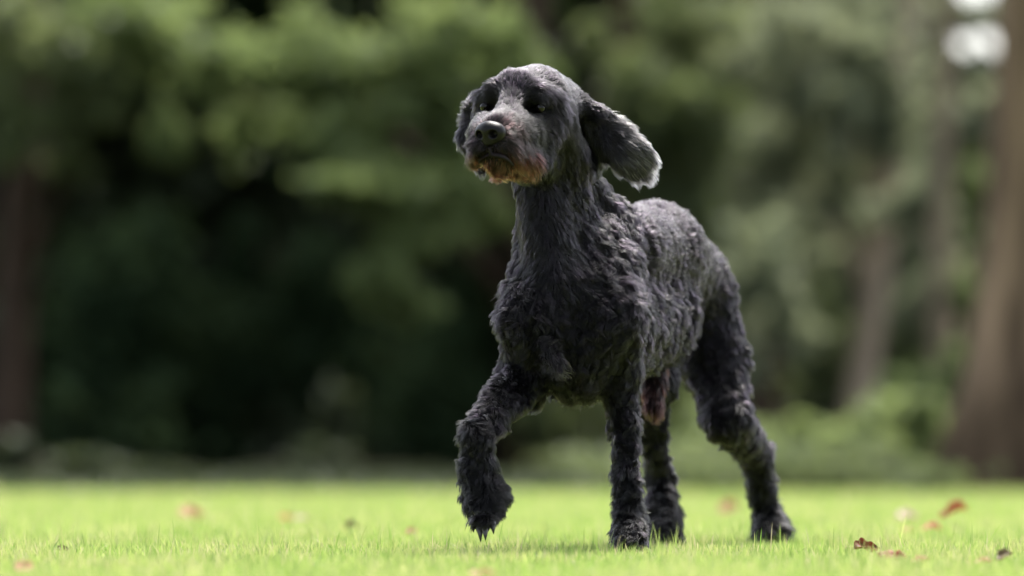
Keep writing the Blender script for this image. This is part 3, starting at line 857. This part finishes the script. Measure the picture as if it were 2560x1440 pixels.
def tree(name, label, px, Y, r0, r1, top, bark, leafm, blobs, lean=(0, 0), seed=0, flare=1.5, group='trees of the wood'):
    base = ground(px, 1115 + CAM_H * F / Y); base[1] = Y; base[0] = (px - 1280) / F * Y
    root = bpy.data.objects.new(name, None); col.objects.link(root); root.location = base
    tag(root, label, 'tree', group)
    n = 16; path, rad = [], []
    for i in range(n):
        t = i / (n - 1)
        wob = 0.04 * math.sin(5 * t + seed) * top / 6
        path.append(base + np.array((lean[0] * t * top + wob, lean[1] * t * top, -0.05 + t * top)))
        rad.append((r0 * (1 - t) + r1 * t) * (1 + (flare - 1) * math.exp(-t * top / 0.35)))
    v, f = tube(path, rad, 16, seed)
    tr = mesh_from('trunk', v, f, bark, parent=root)
    # limbs towards the biggest leafy boughs
    lim = []
    order = sorted(blobs, key=lambda b_: -b_[2])[:10]
    for q, b_ in enumerate(order):
        c = np.array(b_[0])
        h = min(max(c[2] - 0.6 - 0.3 * abs(c[0] - base[0]), 0.45 * c[2], 0.6), top * 0.95)
        t = h / top; s0 = base + np.array((lean[0] * t * top, lean[1] * t * top, t * top))
        mid = (s0 + c) / 2 + np.array((0, 0, 0.15))
        ts = np.linspace(0, 1, 8)[:, None]
        pth = s0 * (1 - ts) ** 2 + 2 * mid * ts * (1 - ts) + c * ts * ts
        v, f = tube(pth, np.linspace(max(r1 * .5, .03), 0.008, 8), 7, seed + q)
        mesh_from('limb', v, f, bark, parent=root)
    v, q = leaves_mesh(blobs, seed + 50)
    mesh_from('crown', v, q, leafm, parent=root, smooth=False)
    return root

def bush(name, label, cat, blobs, leafm, seed, group=None):
    c0 = np.array(blobs[0][0]); base = np.array((c0[0], c0[1], 0.0))
    v, q = leaves_mesh(blobs, seed)
    root = bpy.data.objects.new(name, None); col.objects.link(root); root.location = base
    tag(root, label, cat, group)
    mesh_from('foliage', v, q, leafm, parent=root, smooth=False)
    st = []
    for i, b_ in enumerate(blobs[:6]):
        c = np.array(b_[0]); ts = np.linspace(0, 1, 6)[:, None]
        s0 = base + np.array((0.05 * (i - 2), 0.03 * i, 0)); mid = (s0 + c) / 2 + np.array((0, 0, .05))
        st.append(tube(s0 * (1 - ts) ** 2 + 2 * mid * ts * (1 - ts) + c * ts * ts, np.linspace(.02, .005, 6), 6, seed + i))
    v, f = merge(st)
    mesh_from('stem', v, f, bark_dark, parent=root)
    return root

if not SKIP_BG:
    # broad tree whose low boughs hang over the dark hollow at the left
    tree('broadleaf_tree', 'broad fresh green tree whose low boughs hang over the dark hollow left of the dog', 1330, 34.5, .17, .12, 6.5, bark_dark, lf_fresh, [
        B(330, 90, 30.0, 200, 130, 1500), B(560, 170, 29.8, 150, 110, 900), B(420, 340, 29.5, 70, 95, 700),
        B(760, 150, 29.6, 170, 130, 1400), B(960, 210, 29.4, 170, 130, 1500), B(860, 340, 29.3, 140, 90, 1000),
        B(1130, 130, 29.4, 170, 140, 1700), B(1280, 130, 29.6, 110, 110, 1000), B(1160, 330, 29.4, 120, 120, 1000),
        B(860, 470, 29.0, 150, 45, 900), B(1010, 460, 28.9, 110, 60, 900), B(1140, 500, 29.2, 90, 90, 700),
        B(1040, 600, 29.0, 110, 70, 900), B(960, 700, 28.9, 110, 60, 800), B(1030, 770, 28.9, 70, 40, 350),
        B(1225, 540, 29.3, 50, 60, 350), B(650, 330, 30.2, 110, 90, 500),
        W(-3.2, 38.2, 5.6, 2.4, 2.2, 1.8, 8000), W(0.2, 38.4, 5.6, 2.4, 2.2, 1.7, 8000)], seed=3)
    tree('broadleaf_tree', 'dark brown trunked tree at the left edge of the wood', 30, 31.0, .10, .08, 6.5, bark_dark, lf_mid, [
        B(60, 130, 29.5, 150, 140, 1100), B(200, 220, 29.7, 110, 130, 700), B(30, 330, 29.4, 110, 90, 500), B(190, 400, 29.8, 80, 70, 300),
        W(-3.4, 33.6, 5.0, 1.8, 1.7, 1.6, 5000)], lean=(0.03, 0.02), seed=5)
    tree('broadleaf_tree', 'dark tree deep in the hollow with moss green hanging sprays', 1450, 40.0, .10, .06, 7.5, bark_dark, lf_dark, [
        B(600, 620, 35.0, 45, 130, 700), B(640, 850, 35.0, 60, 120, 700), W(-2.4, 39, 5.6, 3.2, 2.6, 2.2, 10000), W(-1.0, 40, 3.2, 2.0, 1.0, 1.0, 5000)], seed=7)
    tree('broadleaf_tree', 'mid green tree directly behind the head of the dog', 1560, 36.0, .15, .1, 7.0, bark_dark, lf_mid, [
        B(1480, 130, 33.5, 70, 90, 350), B(1620, 240, 33.0, 130, 120, 1300), B(1560, 420, 33.2, 130, 120, 1300), B(1740, 300, 33.2, 130, 140, 1300),
        B(1700, 60, 33.5, 160, 110, 1200), B(1700, 520, 33.2, 130, 110, 1200), B(1380, 520, 33.6, 120, 110, 700), B(1800, 700, 33.0, 130, 110, 1000),
        W(1.0, 39.5, 6.0, 1.9, 1.8, 1.6, 7000)], seed=11)
    tree('slim_tree', 'slim brown tree trunk leaning to the right in the middle of the wood', 2105, 35.5, .085, .06, 7.0, bark_sunlit, lf_grey, [
        B(1950, 120, 34.6, 140, 130, 900), B(2080, 260, 34.6, 150, 130, 1200), B(1920, 380, 34.8, 130, 110, 1100), B(2060, 480, 35.0, 110, 80, 700),
        B(2230, 330, 34.8, 110, 120, 900), B(2200, 120, 34.6, 130, 110, 700),
        W(4.2, 40.0, 6.4, 2.0, 1.6, 1.4, 4500)], lean=(0.13, 0.0), seed=13, flare=1.3)
    tree('slim_tree', 'pale greyish slim trunk standing between the leaning trunk and the big right trunk', 2372, 33.0, .06, .05, 7.0, bark_grey, lf_grey, [
        B(2280, 500, 33.4, 90, 110, 700), B(2330, 300, 33.6, 70, 110, 350), B(2300, 760, 33.4, 80, 90, 500), B(2420, 620, 34.5, 60, 90, 350),
        W(4.6, 34.5, 6.4, 1.3, 1.2, 1.3, 3000)], lean=(-0.005, 0), seed=17, flare=1.2)
    tree('broadleaf_tree', 'thick brown tree trunk at the right edge of the picture', 2600, 24.6, .36, .22, 8.0, bark_brown, lf_mid, [
        W(4.6, 33.0, 6.6, 1.8, 2.0, 1.7, 4000), W(5.0, 32, 5.6, 1.4, 1.4, 1.3, 2500)], lean=(0.034, 0.0), seed=19, flare=1.55)
    tree('broadleaf_tree', 'grey green tree behind the leaning trunk', 1900, 46.0, .2, .12, 8.0, bark_dark, lf_grey, [
        B(1850, 500, 42, 170, 150, 1200, .1), B(2000, 650, 42, 150, 130, 1000, .1), B(1850, 150, 42, 180, 170, 1200, .1), B(2120, 100, 43, 160, 120, 700, .1),
        B(2250, 560, 42, 140, 170, 1000, .1), B(2150, 800, 42, 120, 130, 800, .1), W(2.2, 46, 6.5, 2.5, 1.8, 1.6, 3500)], seed=23)
    tree('broadleaf_tree', 'tree with thin foliage letting the bright sky through beside the big right trunk', 2720, 38.0, .2, .12, 8.0, bark_dark, lf_grey, [
        B(2380, 60, 37, 50, 50, 260), B(2560, 160, 37, 60, 120, 500), B(2360, 190, 37, 70, 90, 500), B(2480, 60, 37.4, 40, 34, 150), B(2430, 330, 37.2, 110, 60, 700), B(2500, 165, 37, 45, 20, 120), B(2420, 180, 37.2, 36, 22, 110), B(2440, 20, 37, 200, 34, 400), B(2445, 48, 36.6, 110, 36, 700), B(2530, 110, 36.8, 34, 60, 250), B(2450, 172, 36.6, 75, 13, 320)], seed=29)
    # shrubs
    gb = 'shrubs along the edge of the wood'
    bush('shrub', 'rounded pale green shrub beside the dog\'s back', 'shrub', [B(1900, 660, 31.5, 110, 120, 1100), B(1830, 880, 31.6, 90, 120, 700), B(1960, 820, 31.8, 90, 100, 500)], lf_grey, 31, gb)
    bush('shrub', 'bright low undergrowth shrub right of the hind legs', 'shrub', [B(1900, 1180, 24.6, 230, 28, 900), B(1640, 1170, 24.8, 130, 40, 600), B(1830, 1120, 25.4, 130, 60, 1100), B(2000, 1110, 25.6, 120, 70, 1000), B(1740, 1080, 29.4, 90, 90, 600)], lf_fresh, 32, gb)
    bush('shrub', 'light green shrub at the foot of the leaning trunk', 'shrub', [B(2240, 1180, 24.6, 110, 26, 500), B(2230, 1080, 25.6, 120, 100, 1300), B(2130, 1130, 25.3, 110, 55, 900), B(2270, 980, 29.2, 70, 90, 500)], lf_fresh, 33, gb)
    bush('shrub', 'mid green bush behind the leaning trunk', 'shrub', [B(2260, 900, 38, 110, 130, 900, .09), B(2060, 880, 39, 100, 150, 800, .09), B(2350, 1000, 37, 90, 110, 600, .09)], lf_mid, 34, gb)
    bush('shrub', 'green shrub beside the big right trunk', 'shrub', [B(2440, 520, 34, 60, 120, 600), B(2410, 760, 33, 50, 110, 450), B(2390, 980, 31, 60, 140, 700)], lf_fresh, 35, gb)
    bush('shrub', 'dim low shrub at the foot of the left edge tree', 'shrub', [B(250, 1170, 25.6, 110, 45, 700), B(400, 1185, 25.5, 80, 30, 400), B(20, 1150, 25.7, 50, 60, 300)], lf_shade, 36, gb)
    bush('shrub', 'greyish sapling in front of the dark hollow', 'shrub', [B(850, 1070, 30.8, 45, 150, 330), B(830, 1150, 30.2, 110, 60, 300)], lf_shade, 37, gb)
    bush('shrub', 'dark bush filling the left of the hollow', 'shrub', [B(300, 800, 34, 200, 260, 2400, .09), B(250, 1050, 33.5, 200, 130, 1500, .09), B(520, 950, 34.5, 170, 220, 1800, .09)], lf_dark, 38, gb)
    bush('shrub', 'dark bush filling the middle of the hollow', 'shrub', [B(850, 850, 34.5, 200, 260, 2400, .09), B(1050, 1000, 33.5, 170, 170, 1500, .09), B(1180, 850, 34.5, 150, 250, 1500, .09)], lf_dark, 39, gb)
    bush('shrub', 'dark bush seen between the dog\'s legs', 'shrub', [B(1450, 1050, 33.5, 170, 130, 1300, .09), B(1350, 850, 35, 150, 250, 1500, .09), B(1720, 1000, 33.5, 120, 150, 900, .09)], lf_mid, 40, gb)
    # the deep wood behind everything
    g = np.random.default_rng(77)
    bl = []
    for i in range(80):
        x = -17 + 34 * i / 79 + g.normal() * .4
        top = 9.5 if x < 3.4 else (3.0 if x < 5.3 else 5.5)
        z = 0.6
        while z < top:
            bl.append(W(x, 52 + g.normal() * 1.5 + (6 if i % 2 else 0), z, 1.0, 1.0, .8, 900, .34)); z += 1.0
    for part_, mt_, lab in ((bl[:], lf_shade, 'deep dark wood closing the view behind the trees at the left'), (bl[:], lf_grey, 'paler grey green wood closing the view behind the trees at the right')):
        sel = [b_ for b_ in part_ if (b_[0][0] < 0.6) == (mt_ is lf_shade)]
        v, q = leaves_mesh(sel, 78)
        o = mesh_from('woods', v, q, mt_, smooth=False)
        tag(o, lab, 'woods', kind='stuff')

    g = np.random.default_rng(88)
    left_, right_ = [], []
    for i in range(260):
        x = g.uniform(-3.4, 3.6); y = g.uniform(22.2, 31) if i % 3 else g.uniform(22.1, 23.8)
        if x > 0.068 * y: y = g.uniform(27.4, 31)
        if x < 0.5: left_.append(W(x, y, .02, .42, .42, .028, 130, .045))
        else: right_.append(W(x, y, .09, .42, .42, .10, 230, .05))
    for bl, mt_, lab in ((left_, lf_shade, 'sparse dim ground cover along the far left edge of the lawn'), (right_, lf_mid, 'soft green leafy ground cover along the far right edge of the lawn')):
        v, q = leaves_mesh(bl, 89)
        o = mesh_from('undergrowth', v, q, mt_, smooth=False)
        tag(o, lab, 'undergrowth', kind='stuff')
